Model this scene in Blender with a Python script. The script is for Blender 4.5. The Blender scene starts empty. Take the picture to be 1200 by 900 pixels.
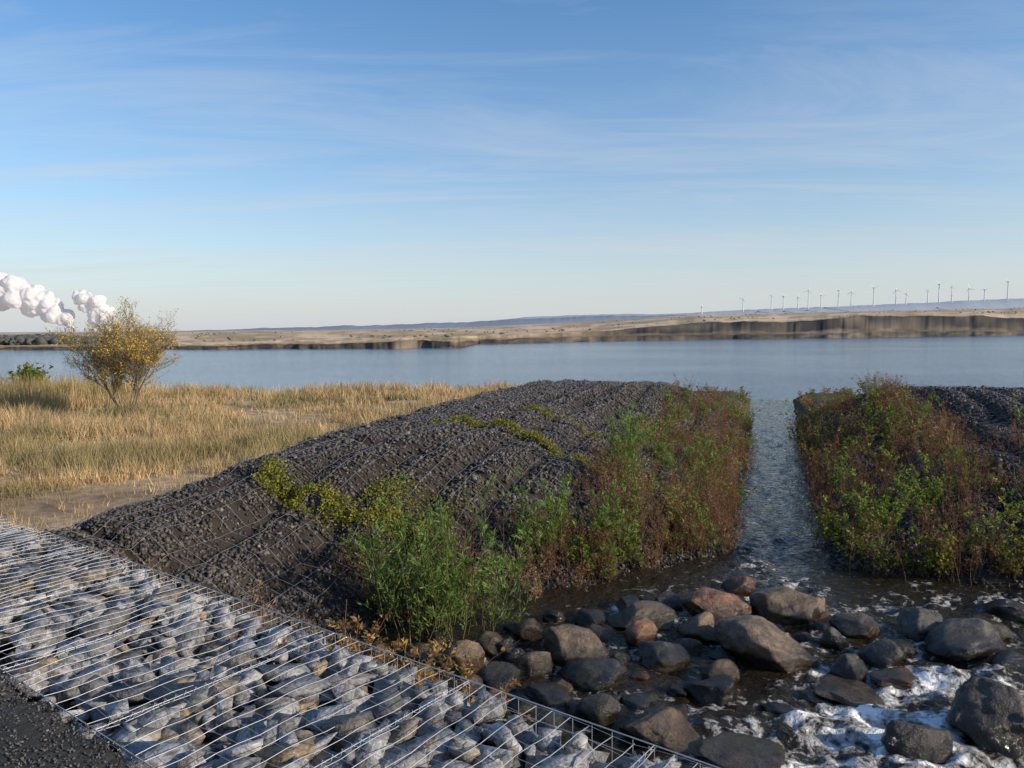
import bpy, bmesh, math, random
import numpy as np
from mathutils import Vector, Matrix, noise as mnoise
rng=np.random.default_rng(7); random.seed(7)
scene=bpy.context.scene
EYE=6.0
# ------------------------------------------------------------------ helpers
def link(o): scene.collection.objects.link(o); return o
def mk(name,V,F,mat,C=None,smooth=False,parent=None,attrs=None):
    V=np.asarray(V,dtype=np.float32); 
    me=bpy.data.meshes.new(name)
    if isinstance(F,np.ndarray): Fs=[F]
    else: Fs=F
    Fs=[np.asarray(a,dtype=np.int32) for a in Fs if len(a)]
    loops=np.concatenate([a.ravel() for a in Fs])
    tot=np.concatenate([np.full(len(a),a.shape[1],dtype=np.int32) for a in Fs])
    st=np.concatenate([[0],np.cumsum(tot)[:-1]]).astype(np.int32)
    me.vertices.add(len(V)); me.vertices.foreach_set('co',V.ravel())
    me.loops.add(len(loops)); me.loops.foreach_set('vertex_index',loops)
    me.polygons.add(len(tot)); me.polygons.foreach_set('loop_start',st); me.polygons.foreach_set('loop_total',tot)
    if smooth: me.polygons.foreach_set('use_smooth',np.ones(len(tot),dtype=bool))
    me.update(calc_edges=True)
    if C is not None:
        C=np.asarray(C,dtype=np.float32)
        if C.shape[1]==3: C=np.concatenate([C,np.ones((len(C),1),np.float32)],1)
        a=me.color_attributes.new('Col','FLOAT_COLOR','POINT'); a.data.foreach_set('color',C.ravel())
    if attrs:
        for k,v in attrs.items():
            a=me.attributes.new(k,'FLOAT','POINT'); a.data.foreach_set('value',np.asarray(v,dtype=np.float32))
    me.materials.append(mat)
    o=bpy.data.objects.new(name,me); link(o)
    if parent: o.parent=parent
    return o
def ss(a,b,x):
    t=np.clip((x-a)/(b-a),0,1); return t*t*(3-2*t)
def hsh(ix,iy,seed):
    h=(ix.astype(np.int64)*374761393+iy.astype(np.int64)*668265263+seed*1442695041)&0xffffffff
    h=((h^(h>>13))*1274126177)&0xffffffff
    h=h^(h>>16)
    return (h&0xffffff)/float(0xffffff)
def vn(x,y,seed=0):
    ix=np.floor(x);iy=np.floor(y);fx=x-ix;fy=y-iy
    fx=fx*fx*(3-2*fx);fy=fy*fy*(3-2*fy)
    ix=ix.astype(np.int64);iy=iy.astype(np.int64)
    a=hsh(ix,iy,seed);b=hsh(ix+1,iy,seed);c=hsh(ix,iy+1,seed);d=hsh(ix+1,iy+1,seed)
    return (a*(1-fx)+b*fx)*(1-fy)+(c*(1-fx)+d*fx)*fy
def fbm(x,y,seed=0,o=4):
    s=0;a=.5;t=0
    for i in range(o):
        s=s+a*vn(x*2**i+17.3*i,y*2**i-9.1*i,seed+i);t+=a;a*=.5
    return s/t
def grid_faces(nx,ny):
    i=np.arange(nx-1);j=np.arange(ny-1);I,J=np.meshgrid(i,j)
    a=(J*nx+I).ravel()
    return np.stack([a,a+1,a+1+nx,a+nx],1)
def q2m(w,x,y,z):
    return np.stack([1-2*(y*y+z*z),2*(x*y-z*w),2*(x*z+y*w),2*(x*y+z*w),1-2*(x*x+z*z),2*(y*z-x*w),2*(x*z-y*w),2*(y*z+x*w),1-2*(x*x+y*y)],1).reshape(-1,3,3)
def rotm(n):
    q=rng.normal(size=(n,4));q/=np.linalg.norm(q,axis=1)[:,None]
    return q2m(*q.T)
def rotz(a):
    c,s=np.cos(a),np.sin(a);z=np.zeros_like(a);o=np.ones_like(a)
    return np.stack([c,-s,z,s,c,z,z,z,o],1).reshape(-1,3,3)
def rottilt(n,sd):
    a=rng.uniform(0,2*math.pi,n);q=rng.normal(0,sd,n)/2;b=rng.uniform(0,2*math.pi,n)
    return q2m(np.cos(q),np.cos(b)*np.sin(q),np.sin(b)*np.sin(q),np.zeros(n))@rotz(a)
def hull_of(P):
    bm=bmesh.new(); vs=[bm.verts.new(p) for p in P]
    bmesh.ops.convex_hull(bm,input=vs)
    bmesh.ops.delete(bm,geom=[v for v in bm.verts if not v.link_faces],context='VERTS')
    bmesh.ops.triangulate(bm,faces=bm.faces[:]);bm.verts.index_update()
    r=(np.array([v.co[:] for v in bm.verts]),np.array([[v.index for v in fc.verts] for fc in bm.faces]));bm.free();return r
def hull_templates(K,n):
    T=[]
    for k in range(K):
        P=rng.normal(size=(n,3));P/=np.linalg.norm(P,axis=1)[:,None];P*=rng.uniform(.75,1.0,(n,1));T.append(hull_of(P))
    return T
def block_templates(K):
    """quarried, angular blocks: a strongly jittered box / wedge with a corner or two broken off"""
    T=[]
    for k in range(K):
        bm=bmesh.new();bmesh.ops.create_cube(bm,size=1.6)
        for v in bm.verts: v.co=Vector([c*(1+rng.uniform(-.6,.3)) for c in v.co])
        P=np.array([v.co[:] for v in bm.verts]);bm.free()
        if rng.random()<.35: P=P[:7]
        cur=hull_of(P)
        for j in range(int(rng.integers(0,3))):
            nv=rng.normal(size=3);nv/=np.linalg.norm(nv);h=rng.uniform(.4,.75)
            bm=bmesh.new();vs=[bm.verts.new(p) for p in cur[0]];[bm.faces.new([vs[i] for i in f]) for f in cur[1]]
            bmesh.ops.bisect_plane(bm,geom=bm.verts[:]+bm.edges[:]+bm.faces[:],plane_co=Vector(nv)*h,plane_no=Vector(nv),clear_outer=True)
            P=np.array([v.co[:] for v in bm.verts]);bm.free()
            if len(P)<6: break
            cur=hull_of(P)
        T.append(cur)
    return T
def scatter(T,P,S,R,col):
    n=len(P);idx=rng.integers(0,len(T),n);Vs=[];Fs=[];Cs=[];off=0
    for k,(tv,tf) in enumerate(T):
        m=np.where(idx==k)[0]
        if len(m)==0: continue
        v=np.einsum('nij,nvj->nvi',R[m],tv[None]*S[m][:,None,:])+P[m][:,None,:]
        fc=tf[None]+(np.arange(len(m))*len(tv))[:,None,None]+off
        Vs.append(v.reshape(-1,3));Fs.append(fc.reshape(-1,3));Cs.append(np.repeat(col[m],len(tv),0));off+=len(m)*len(tv)
    return np.concatenate(Vs),np.concatenate(Fs),np.concatenate(Cs)
def tubes(A,B,ra,rb,sides=3):
    A=np.asarray(A,float);B=np.asarray(B,float);n=len(A)
    ra=np.broadcast_to(ra,(n,)).astype(float);rb=np.broadcast_to(rb,(n,)).astype(float)
    d=B-A;L=np.linalg.norm(d,axis=1)+1e-9;d=d/L[:,None]
    up=np.where(np.abs(d[:,2:3])>.9,np.array([[1.,0,0]]),np.array([[0,0,1.]]))
    s=np.cross(d,up);s/=np.linalg.norm(s,axis=1)[:,None];t=np.cross(d,s)
    V=[]
    for P,r in ((A,ra),(B,rb)):
        for k in range(sides):
            a=2*math.pi*k/sides
            V.append(P+(s*math.cos(a)+t*math.sin(a))*r[:,None])
    V=np.stack(V,1)
    F=[[k,(k+1)%sides,sides+(k+1)%sides,sides+k] for k in range(sides)]
    F=np.array(F)[None]+(np.arange(n)*2*sides)[:,None,None]
    return V.reshape(-1,3),F.reshape(-1,4)
def leaf_quads(P,D,L,Wd,C):
    n=len(P);D=D/(np.linalg.norm(D,axis=1)[:,None]+1e-9)
    r=rng.normal(size=(n,3));s=np.cross(D,r);s/=(np.linalg.norm(s,axis=1)[:,None]+1e-9)
    nn=np.cross(D,s)
    L=L[:,None];Wd=Wd[:,None]
    V=np.stack([P,P+D*L*.45+s*Wd*.5+nn*Wd*.12,P+D*L-nn*L*.12,P+D*L*.45-s*Wd*.5+nn*Wd*.12],1)
    F=(np.arange(n)*4)[:,None]+np.array([[0,1,2,3]])
    return V.reshape(-1,3),F,np.repeat(C,4,0)
class Acc:
    def __init__(s): s.V=[];s.F=[];s.C=[];s.o=0
    def add(s,V,F,C):
        C=np.asarray(C,float)
        if C.ndim==1: C=np.repeat(C[None],len(V),0)
        s.V.append(V);s.F.append(np.asarray(F)+s.o);s.C.append(C);s.o+=len(V)
    def make(s,name,mat,smooth=False,parent=None):
        tri=[f for f in s.F if f.shape[1]==3];q=[f for f in s.F if f.shape[1]==4]
        Fs=([np.concatenate(tri)] if tri else [])+([np.concatenate(q)] if q else [])
        return mk(name,np.concatenate(s.V),Fs,mat,np.concatenate(s.C),smooth,parent)
# ------------------------------------------------------------------ materials
def newmat(name):
    m=bpy.data.materials.new(name);m.use_nodes=True;nt=m.node_tree
    return m,nt,nt.nodes,nt.links,nt.nodes['Principled BSDF']
def N(nodes,t,**k):
    n=nodes.new(t)
    for a,b in k.items(): setattr(n,a,b)
    return n
def colmat(name,rough=.8,bump=0,bscale=40,vary=.25,nscale=8,spec=.3,transl=0):
    m,nt,no,li,bs=newmat(name)
    at=N(no,'ShaderNodeAttribute',attribute_name='Col')
    tc=N(no,'ShaderNodeNewGeometry')
    ns=N(no,'ShaderNodeTexNoise');ns.inputs['Scale'].default_value=nscale;ns.inputs['Detail'].default_value=5
    li.new(tc.outputs['Position'],ns.inputs['Vector'])
    mr=N(no,'ShaderNodeMapRange');mr.inputs[1].default_value=.3;mr.inputs[2].default_value=.7;mr.inputs[3].default_value=1-vary;mr.inputs[4].default_value=1+vary
    li.new(ns.outputs['Fac'],mr.inputs[0])
    mx=N(no,'ShaderNodeVectorMath',operation='SCALE');li.new(at.outputs['Color'],mx.inputs[0]);li.new(mr.outputs[0],mx.inputs['Scale'])
    li.new(mx.outputs[0],bs.inputs['Base Color']);bs.inputs['Roughness'].default_value=rough
    bs.inputs['Specular IOR Level'].default_value=spec
    if bump:
        n2=N(no,'ShaderNodeTexNoise');n2.inputs['Scale'].default_value=bscale;n2.inputs['Detail'].default_value=6
        li.new(tc.outputs['Position'],n2.inputs['Vector'])
        b=N(no,'ShaderNodeBump');b.inputs['Strength'].default_value=bump;b.inputs['Distance'].default_value=.02
        li.new(n2.outputs['Fac'],b.inputs['Height']);li.new(b.outputs[0],bs.inputs['Normal'])
    if transl:
        tr=N(no,'ShaderNodeBsdfTranslucent');li.new(mx.outputs[0],tr.inputs['Color'])
        ms=N(no,'ShaderNodeMixShader');ms.inputs[0].default_value=transl
        li.new(bs.outputs[0],ms.inputs[1]);li.new(tr.outputs[0],ms.inputs[2])
        li.new(ms.outputs[0],no['Material Output'].inputs['Surface'])
    return m
M_leaf=colmat('leaf',.6,vary=.12,transl=.42,spec=.25)
M_grass=colmat('dry_grass',.8,vary=.18,nscale=.6,transl=.25,spec=.15)
M_bark=colmat('bark',.85,bump=.5,bscale=60)
M_ground=colmat('ground_soil',.95,bump=.8,bscale=25,vary=.35,nscale=3,spec=.1)
M_black=colmat('black_gravel',.55,bump=.4,bscale=60,vary=.3,nscale=25,spec=.4)
M_far=colmat('far_land',1.0,vary=.14,nscale=.03,spec=0)
M_hill=colmat('hazy_hill',1.0,vary=.05,nscale=.01,spec=0)
def gabmat():
    m,nt,no,li,bs=newmat('quarry_stone')
    at=N(no,'ShaderNodeAttribute',attribute_name='Col');g=N(no,'ShaderNodeNewGeometry')
    n1=N(no,'ShaderNodeTexNoise');n1.inputs['Scale'].default_value=20;n1.inputs['Detail'].default_value=10;n1.inputs['Roughness'].default_value=.78;n1.inputs['Distortion'].default_value=.8
    li.new(g.outputs['Position'],n1.inputs['Vector'])
    cr=N(no,'ShaderNodeValToRGB');cr.color_ramp.elements[0].position=.39;cr.color_ramp.elements[0].color=(.25,.23,.21,1)
    cr.color_ramp.elements[1].position=.61;cr.color_ramp.elements[1].color=(1.25,1.25,1.26,1)
    li.new(n1.outputs['Fac'],cr.inputs[0])
    mx=N(no,'ShaderNodeMix',data_type='RGBA',blend_type='MULTIPLY');mx.inputs[0].default_value=1
    li.new(at.outputs['Color'],mx.inputs[6]);li.new(cr.outputs[0],mx.inputs[7])
    li.new(mx.outputs[2],bs.inputs['Base Color']);bs.inputs['Roughness'].default_value=.65
    n2=N(no,'ShaderNodeTexVoronoi',feature='F1');n2.inputs['Scale'].default_value=42;n2.inputs['Detail'].default_value=4
    li.new(g.outputs['Position'],n2.inputs['Vector'])
    b=N(no,'ShaderNodeBump');b.inputs['Strength'].default_value=.6;b.inputs['Distance'].default_value=.006
    li.new(n2.outputs['Distance'],b.inputs['Height']);li.new(b.outputs[0],bs.inputs['Normal'])
    return m
M_gab=gabmat()
def bouldermat():
    m,nt,no,li,bs=newmat('granite_boulder')
    at=N(no,'ShaderNodeAttribute',attribute_name='Col');g=N(no,'ShaderNodeNewGeometry')
    n1=N(no,'ShaderNodeTexNoise');n1.inputs['Scale'].default_value=6;n1.inputs['Detail'].default_value=9;n1.inputs['Roughness'].default_value=.7
    n3=N(no,'ShaderNodeTexNoise');n3.inputs['Scale'].default_value=75;n3.inputs['Detail'].default_value=4
    li.new(g.outputs['Position'],n1.inputs['Vector']);li.new(g.outputs['Position'],n3.inputs['Vector'])
    r1=N(no,'ShaderNodeMapRange');r1.inputs[1].default_value=.35;r1.inputs[2].default_value=.66;r1.inputs[3].default_value=.35;r1.inputs[4].default_value=1.45;li.new(n1.outputs['Fac'],r1.inputs[0])
    r3=N(no,'ShaderNodeMapRange');r3.inputs[1].default_value=.35;r3.inputs[2].default_value=.65;r3.inputs[3].default_value=.6;r3.inputs[4].default_value=1.4;li.new(n3.outputs['Fac'],r3.inputs[0])
    mu=N(no,'ShaderNodeMath',operation='MULTIPLY');li.new(r1.outputs[0],mu.inputs[0]);li.new(r3.outputs[0],mu.inputs[1])
    sp=N(no,'ShaderNodeSeparateXYZ');li.new(g.outputs['Position'],sp.inputs[0])
    ad=N(no,'ShaderNodeMath',operation='MULTIPLY_ADD');li.new(n1.outputs['Fac'],ad.inputs[0]);ad.inputs[1].default_value=-.35;li.new(sp.outputs['Z'],ad.inputs[2])
    wr=N(no,'ShaderNodeMapRange');wr.inputs[1].default_value=2.34;wr.inputs[2].default_value=2.46;wr.inputs[3].default_value=1;wr.inputs[4].default_value=0;li.new(ad.outputs[0],wr.inputs[0])
    dk=N(no,'ShaderNodeMapRange');dk.inputs[3].default_value=1;dk.inputs[4].default_value=.26;li.new(wr.outputs[0],dk.inputs[0])
    m2=N(no,'ShaderNodeMath',operation='MULTIPLY');li.new(mu.outputs[0],m2.inputs[0]);li.new(dk.outputs[0],m2.inputs[1])
    sc=N(no,'ShaderNodeVectorMath',operation='SCALE');li.new(at.outputs['Color'],sc.inputs[0]);li.new(m2.outputs[0],sc.inputs['Scale'])
    n4=N(no,'ShaderNodeTexNoise');n4.inputs['Scale'].default_value=2.3;n4.inputs['Detail'].default_value=7;li.new(g.outputs['Position'],n4.inputs['Vector'])
    rm=N(no,'ShaderNodeMapRange');rm.inputs[1].default_value=.54;rm.inputs[2].default_value=.66;rm.inputs[4].default_value=.6;li.new(n4.outputs['Fac'],rm.inputs[0])
    mm=N(no,'ShaderNodeMix',data_type='RGBA');mm.inputs[7].default_value=(.045,.045,.02,1);li.new(rm.outputs[0],mm.inputs[0]);li.new(sc.outputs[0],mm.inputs[6])
    li.new(mm.outputs[2],bs.inputs['Base Color'])
    rr=N(no,'ShaderNodeMapRange');rr.inputs[3].default_value=.5;rr.inputs[4].default_value=.08;li.new(wr.outputs[0],rr.inputs[0]);li.new(rr.outputs[0],bs.inputs['Roughness'])
    b=N(no,'ShaderNodeBump');b.inputs['Strength'].default_value=.9;b.inputs['Distance'].default_value=.05
    li.new(n1.outputs['Fac'],b.inputs['Height']);
    b2=N(no,'ShaderNodeBump');b2.inputs['Strength'].default_value=.5;b2.inputs['Distance'].default_value=.007
    li.new(n3.outputs['Fac'],b2.inputs['Height']);li.new(b.outputs[0],b2.inputs['Normal']);li.new(b2.outputs[0],bs.inputs['Normal'])
    return m
M_boulder=bouldermat()
def wiremat(n_,c,me_):
    m,nt,no,li,bs=newmat(n_);g=N(no,'ShaderNodeNewGeometry');n=N(no,'ShaderNodeTexNoise');n.inputs['Scale'].default_value=6;li.new(g.outputs['Position'],n.inputs['Vector'])
    mx=N(no,'ShaderNodeMix',data_type='RGBA');mx.inputs[6].default_value=(c*.6,c*.6,c*.6,1);mx.inputs[7].default_value=(c*1.2,c*1.2,c*1.25,1);li.new(n.outputs['Fac'],mx.inputs[0]);li.new(mx.outputs[2],bs.inputs['Base Color'])
    bs.inputs['Metallic'].default_value=me_;bs.inputs['Roughness'].default_value=.45
    return m
M_wire=wiremat('galvanised_wire',.55,.6);M_net=wiremat('dull_netting',.30,.2)
def lakemat():
    m,nt,no,li,bs=newmat('lake_water');bs.inputs['Base Color'].default_value=(.015,.06,.14,1);bs.inputs['Roughness'].default_value=.12;bs.inputs['IOR'].default_value=1.33
    g=N(no,'ShaderNodeNewGeometry');mp=N(no,'ShaderNodeMapping');mp.inputs['Scale'].default_value=(.6,1.0,1);mp.inputs['Rotation'].default_value=(0,0,.3)
    li.new(g.outputs['Position'],mp.inputs[0])
    n1=N(no,'ShaderNodeTexNoise');n1.inputs['Scale'].default_value=1.6;n1.inputs['Detail'].default_value=5;li.new(mp.outputs[0],n1.inputs['Vector'])
    n2=N(no,'ShaderNodeTexNoise');n2.inputs['Scale'].default_value=.02;n2.inputs['Detail'].default_value=4;li.new(mp.outputs[0],n2.inputs['Vector'])
    mr=N(no,'ShaderNodeMapRange');mr.inputs[1].default_value=.35;mr.inputs[2].default_value=.65;mr.inputs[3].default_value=.4;mr.inputs[4].default_value=.9;li.new(n2.outputs['Fac'],mr.inputs[0])
    b=N(no,'ShaderNodeBump');b.inputs['Distance'].default_value=.18;li.new(mr.outputs[0],b.inputs['Strength'])
    li.new(n1.outputs['Fac'],b.inputs['Height']);li.new(b.outputs[0],bs.inputs['Normal'])
    return m
M_lake=lakemat()
def streammat():
    m,nt,no,li,bs=newmat('stream_water')
    g=N(no,'ShaderNodeNewGeometry')
    fo=N(no,'ShaderNodeAttribute',attribute_name='foam')
    n0=N(no,'ShaderNodeTexNoise');n0.inputs['Scale'].default_value=5;n0.inputs['Detail'].default_value=3;li.new(g.outputs['Position'],n0.inputs['Vector'])
    sc=N(no,'ShaderNodeVectorMath',operation='SCALE');sc.inputs['Scale'].default_value=.22;li.new(n0.outputs['Color'],sc.inputs[0])
    av=N(no,'ShaderNodeVectorMath',operation='ADD');li.new(g.outputs['Position'],av.inputs[0]);li.new(sc.outputs[0],av.inputs[1])
    vo=N(no,'ShaderNodeTexVoronoi',feature='SMOOTH_F1');vo.inputs['Scale'].default_value=14;vo.inputs['Detail'].default_value=2;li.new(av.outputs[0],vo.inputs['Vector'])
    n1=N(no,'ShaderNodeTexNoise');n1.inputs['Scale'].default_value=3.2;n1.inputs['Detail'].default_value=11;n1.inputs['Roughness'].default_value=.66;n1.inputs['Distortion'].default_value=.9;li.new(g.outputs['Position'],n1.inputs['Vector'])
    a=N(no,'ShaderNodeMath',operation='MULTIPLY_ADD');li.new(vo.outputs['Distance'],a.inputs[0]);a.inputs[1].default_value=.8;li.new(fo.outputs['Fac'],a.inputs[2])
    b_=N(no,'ShaderNodeMath',operation='MULTIPLY_ADD');li.new(n1.outputs['Fac'],b_.inputs[0]);b_.inputs[1].default_value=3.4;li.new(a.outputs[0],b_.inputs[2])
    mr=N(no,'ShaderNodeMapRange');mr.inputs[1].default_value=2.72;mr.inputs[2].default_value=3.35;li.new(b_.outputs[0],mr.inputs[0])
    mx=N(no,'ShaderNodeMix',data_type='RGBA');mx.inputs[6].default_value=(.022,.017,.009,1);mx.inputs[7].default_value=(.90,.89,.87,1);li.new(mr.outputs[0],mx.inputs[0])
    li.new(mx.outputs[2],bs.inputs['Base Color'])
    rr=N(no,'ShaderNodeMapRange');rr.inputs[3].default_value=.05;rr.inputs[4].default_value=.5;li.new(mr.outputs[0],rr.inputs[0]);li.new(rr.outputs[0],bs.inputs['Roughness'])
    bs.inputs['IOR'].default_value=1.33
    n2=N(no,'ShaderNodeTexNoise');n2.inputs['Scale'].default_value=8;n2.inputs['Detail'].default_value=6;n2.inputs['Distortion'].default_value=.8;li.new(g.outputs['Position'],n2.inputs['Vector'])
    ad=N(no,'ShaderNodeMath',operation='MULTIPLY_ADD');li.new(mr.outputs[0],ad.inputs[0]);ad.inputs[1].default_value=.6;li.new(n2.outputs['Fac'],ad.inputs[2])
    b=N(no,'ShaderNodeBump');b.inputs['Strength'].default_value=.9;b.inputs['Distance'].default_value=.08;li.new(ad.outputs[0],b.inputs['Height']);li.new(b.outputs[0],bs.inputs['Normal'])
    return m
M_stream=streammat()
def plain(name,c,r=.6,transl=0,ns=.05):
    m,nt,no,li,bs=newmat(name)
    g=N(no,'ShaderNodeNewGeometry');n=N(no,'ShaderNodeTexNoise');n.inputs['Scale'].default_value=ns;n.inputs['Detail'].default_value=5;li.new(g.outputs['Position'],n.inputs['Vector'])
    mx=N(no,'ShaderNodeMix',data_type='RGBA');mx.inputs[6].default_value=(*[v*.93 for v in c],1);mx.inputs[7].default_value=(*[min(1,v*1.05) for v in c],1)
    li.new(n.outputs['Fac'],mx.inputs[0]);li.new(mx.outputs[2],bs.inputs['Base Color']);bs.inputs['Roughness'].default_value=r
    if transl:
        bs.inputs['Specular IOR Level'].default_value=0
        tr=N(no,'ShaderNodeBsdfTranslucent');li.new(mx.outputs[2],tr.inputs['Color'])
        ms=N(no,'ShaderNodeMixShader');ms.inputs[0].default_value=transl;li.new(bs.outputs[0],ms.inputs[1]);li.new(tr.outputs[0],ms.inputs[2])
        li.new(ms.outputs[0],no['Material Output'].inputs['Surface'])
    return m
M_turb=plain('turbine_white',(.66,.68,.72),.5)
M_conc=plain('hazy_concrete',(.35,.38,.43),.9)
M_steam=plain('steam',(.90,.88,.88),1,.45)
# ------------------------------------------------------------------ terrain functions
def st(x,y):
    xx=x-.22
    return xx*.949-y*.315, xx*.315+y*.949      # s (across channel), t (along)
def xy(s,t):
    return .22+.949*s+.315*t, -.315*s+.949*t
POLY=np.array([(-5.2,2.0),(-4.8,8.0),(-2.6,10.4),(-.75,12.6),(-.62,20),(-1.0,46),(-1.05,50),(1.05,50),(1.0,46),(.62,20),(.65,12.2),(2.6,11.8),(9,11.4),(12,2.0)])
def sdpoly(s,t):
    d=np.full(s.shape,1e9);ins=np.zeros(s.shape,bool);n=len(POLY)
    for i in range(n):
        a=POLY[i];b=POLY[(i+1)%n];e=b-a
        wx=s-a[0];wy=t-a[1];h=np.clip((wx*e[0]+wy*e[1])/(e@e),0,1)
        d=np.minimum(d,np.hypot(wx-e[0]*h,wy-e[1]*h))
        c=((a[1]>t)!=(b[1]>t))&(s<(b[0]-a[0])*(t-a[1])/(b[1]-a[1]+1e-12)+a[0])
        ins^=c
    return np.where(ins,-d,d)
def zwater(t):
    return np.interp(t,[0,12,30,48,64],[2.4,2.38,2.1,1.7,-.05])
def smin(a,b,k):
    h=np.clip(.5+.5*(b-a)/k,0,1);return b*(1-h)+a*h-k*h*(1-h)
RIB=.85
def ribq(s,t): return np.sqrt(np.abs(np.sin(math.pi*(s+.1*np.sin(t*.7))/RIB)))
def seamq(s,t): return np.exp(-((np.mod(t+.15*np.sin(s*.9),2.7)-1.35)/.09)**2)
def ground(x,y,detail=True):
    s,t=st(x,y);d=sdpoly(s,t);zw=zwater(t)
    left=s<0
    slope=np.interp(t,[5,10,14,21,29],[.56,.52,.35,.37,.60])
    cap=np.interp(t,[0,5,8,11,26.5,31,36,48,56,60],[3.85,3.78,3.87,4.0,4.05,3.7,2.5,2.15,-.6,-.8])
    bank=smin(zw-.08+slope*np.maximum(d,0),cap,.25)
    rel=ss(.3,1.0,d)*(t<31)
    bank=bank+rel*(.24*ribq(s,t)-.19)
    bank=bank+rel*(fbm(x*.9,y*.9,3)-.5)*.20
    bank=bank-rel*.12*seamq(s,t)
    ws=np.where(left,np.interp(t,[6,14],[7.5,8.1]),14.5)
    bank=bank-.45*np.maximum(np.abs(s)-ws,0)
    h=np.where(d<0,np.maximum(zw-.4,zw-.08+d*.9),bank)
    edge=37.5+2.5*(fbm(x*.08,y*0+2,5)-.5)
    mead=3.0+.25*(fbm(x*.15,y*.15,21)-.5)+.06*(fbm(x,y,22)-.5)-np.maximum(y-edge,0)*.5
    mead=np.maximum(mead,-1.0)
    outside=(np.abs(s)>np.where(left,7.5,13.5))|(t>50)
    h=np.where(outside,np.maximum(h,mead),h)
    g=x*.604+y*.797-2.8
    plat=np.where(g<-1.36,4.33,np.where(g<0,3.9,4.0-np.where(s<-5.2,.6,1.25)*g))
    plat=np.where(g<-1.36,plat+.02*(fbm(x*4,y*4,31)-.5),plat)
    return np.where(g<0,plat,np.maximum(h,plat))
def blackmask(x,y):
    s,t=st(x,y);d=sdpoly(s,t);g=x*.604+y*.797-2.8
    out=np.where(s<0,s>-9.0+.7*(fbm(x*.8,y*.8,55)-.5)*2,s<15.5)
    return (d>-.3)&out&(t<33)&(g>-.05)
# ------------------------------------------------------------------ ground sheet
xs=np.unique(np.concatenate([np.linspace(-400,-60,12),np.linspace(-60,-14,60),np.linspace(-14,22,340),np.linspace(22,80,50),np.linspace(80,400,10)]))
ys=np.unique(np.concatenate([np.linspace(-200,-10,10),np.linspace(-10,2,20),np.linspace(2,34,300),np.linspace(34,70,80)]))
X,Y=np.meshgrid(xs,ys);x=X.ravel();y=Y.ravel();z=ground(x,y)
s,t=st(x,y);bm_=blackmask(x,y)
n=fbm(x*.5,y*.5,40)
tan=np.array([.42,.31,.19]);soil=np.array([.27,.19,.12]);blk=np.array([.040,.033,.027]);pathc=np.array([.05,.048,.045])
C=soil[None]*(1-ss(.35,.6,n))[:,None]+tan[None]*ss(.35,.6,n)[:,None]
C[bm_]=blk
g=x*.604+y*.797-2.8
C[(g<0)]=pathc
C[z<-.2]=(.1,.09,.07)
d=sdpoly(s,t);C[(d<.1)&(g>0)]=(.035,.03,.022)
berm=(t>33)&(t<56)&(np.abs(s)<6);C[berm]=(.08,.07,.04)
mk('ground',np.stack([x,y,z],1),grid_faces(len(xs),len(ys)),M_ground,C,smooth=True)
# ------------------------------------------------------------------ lake
mk('lake_water',[(-9000,34,0),(9000,34,0),(9000,9000,0),(-9000,9000,0)],np.array([[0,1,2,3]]),M_lake)
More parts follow.
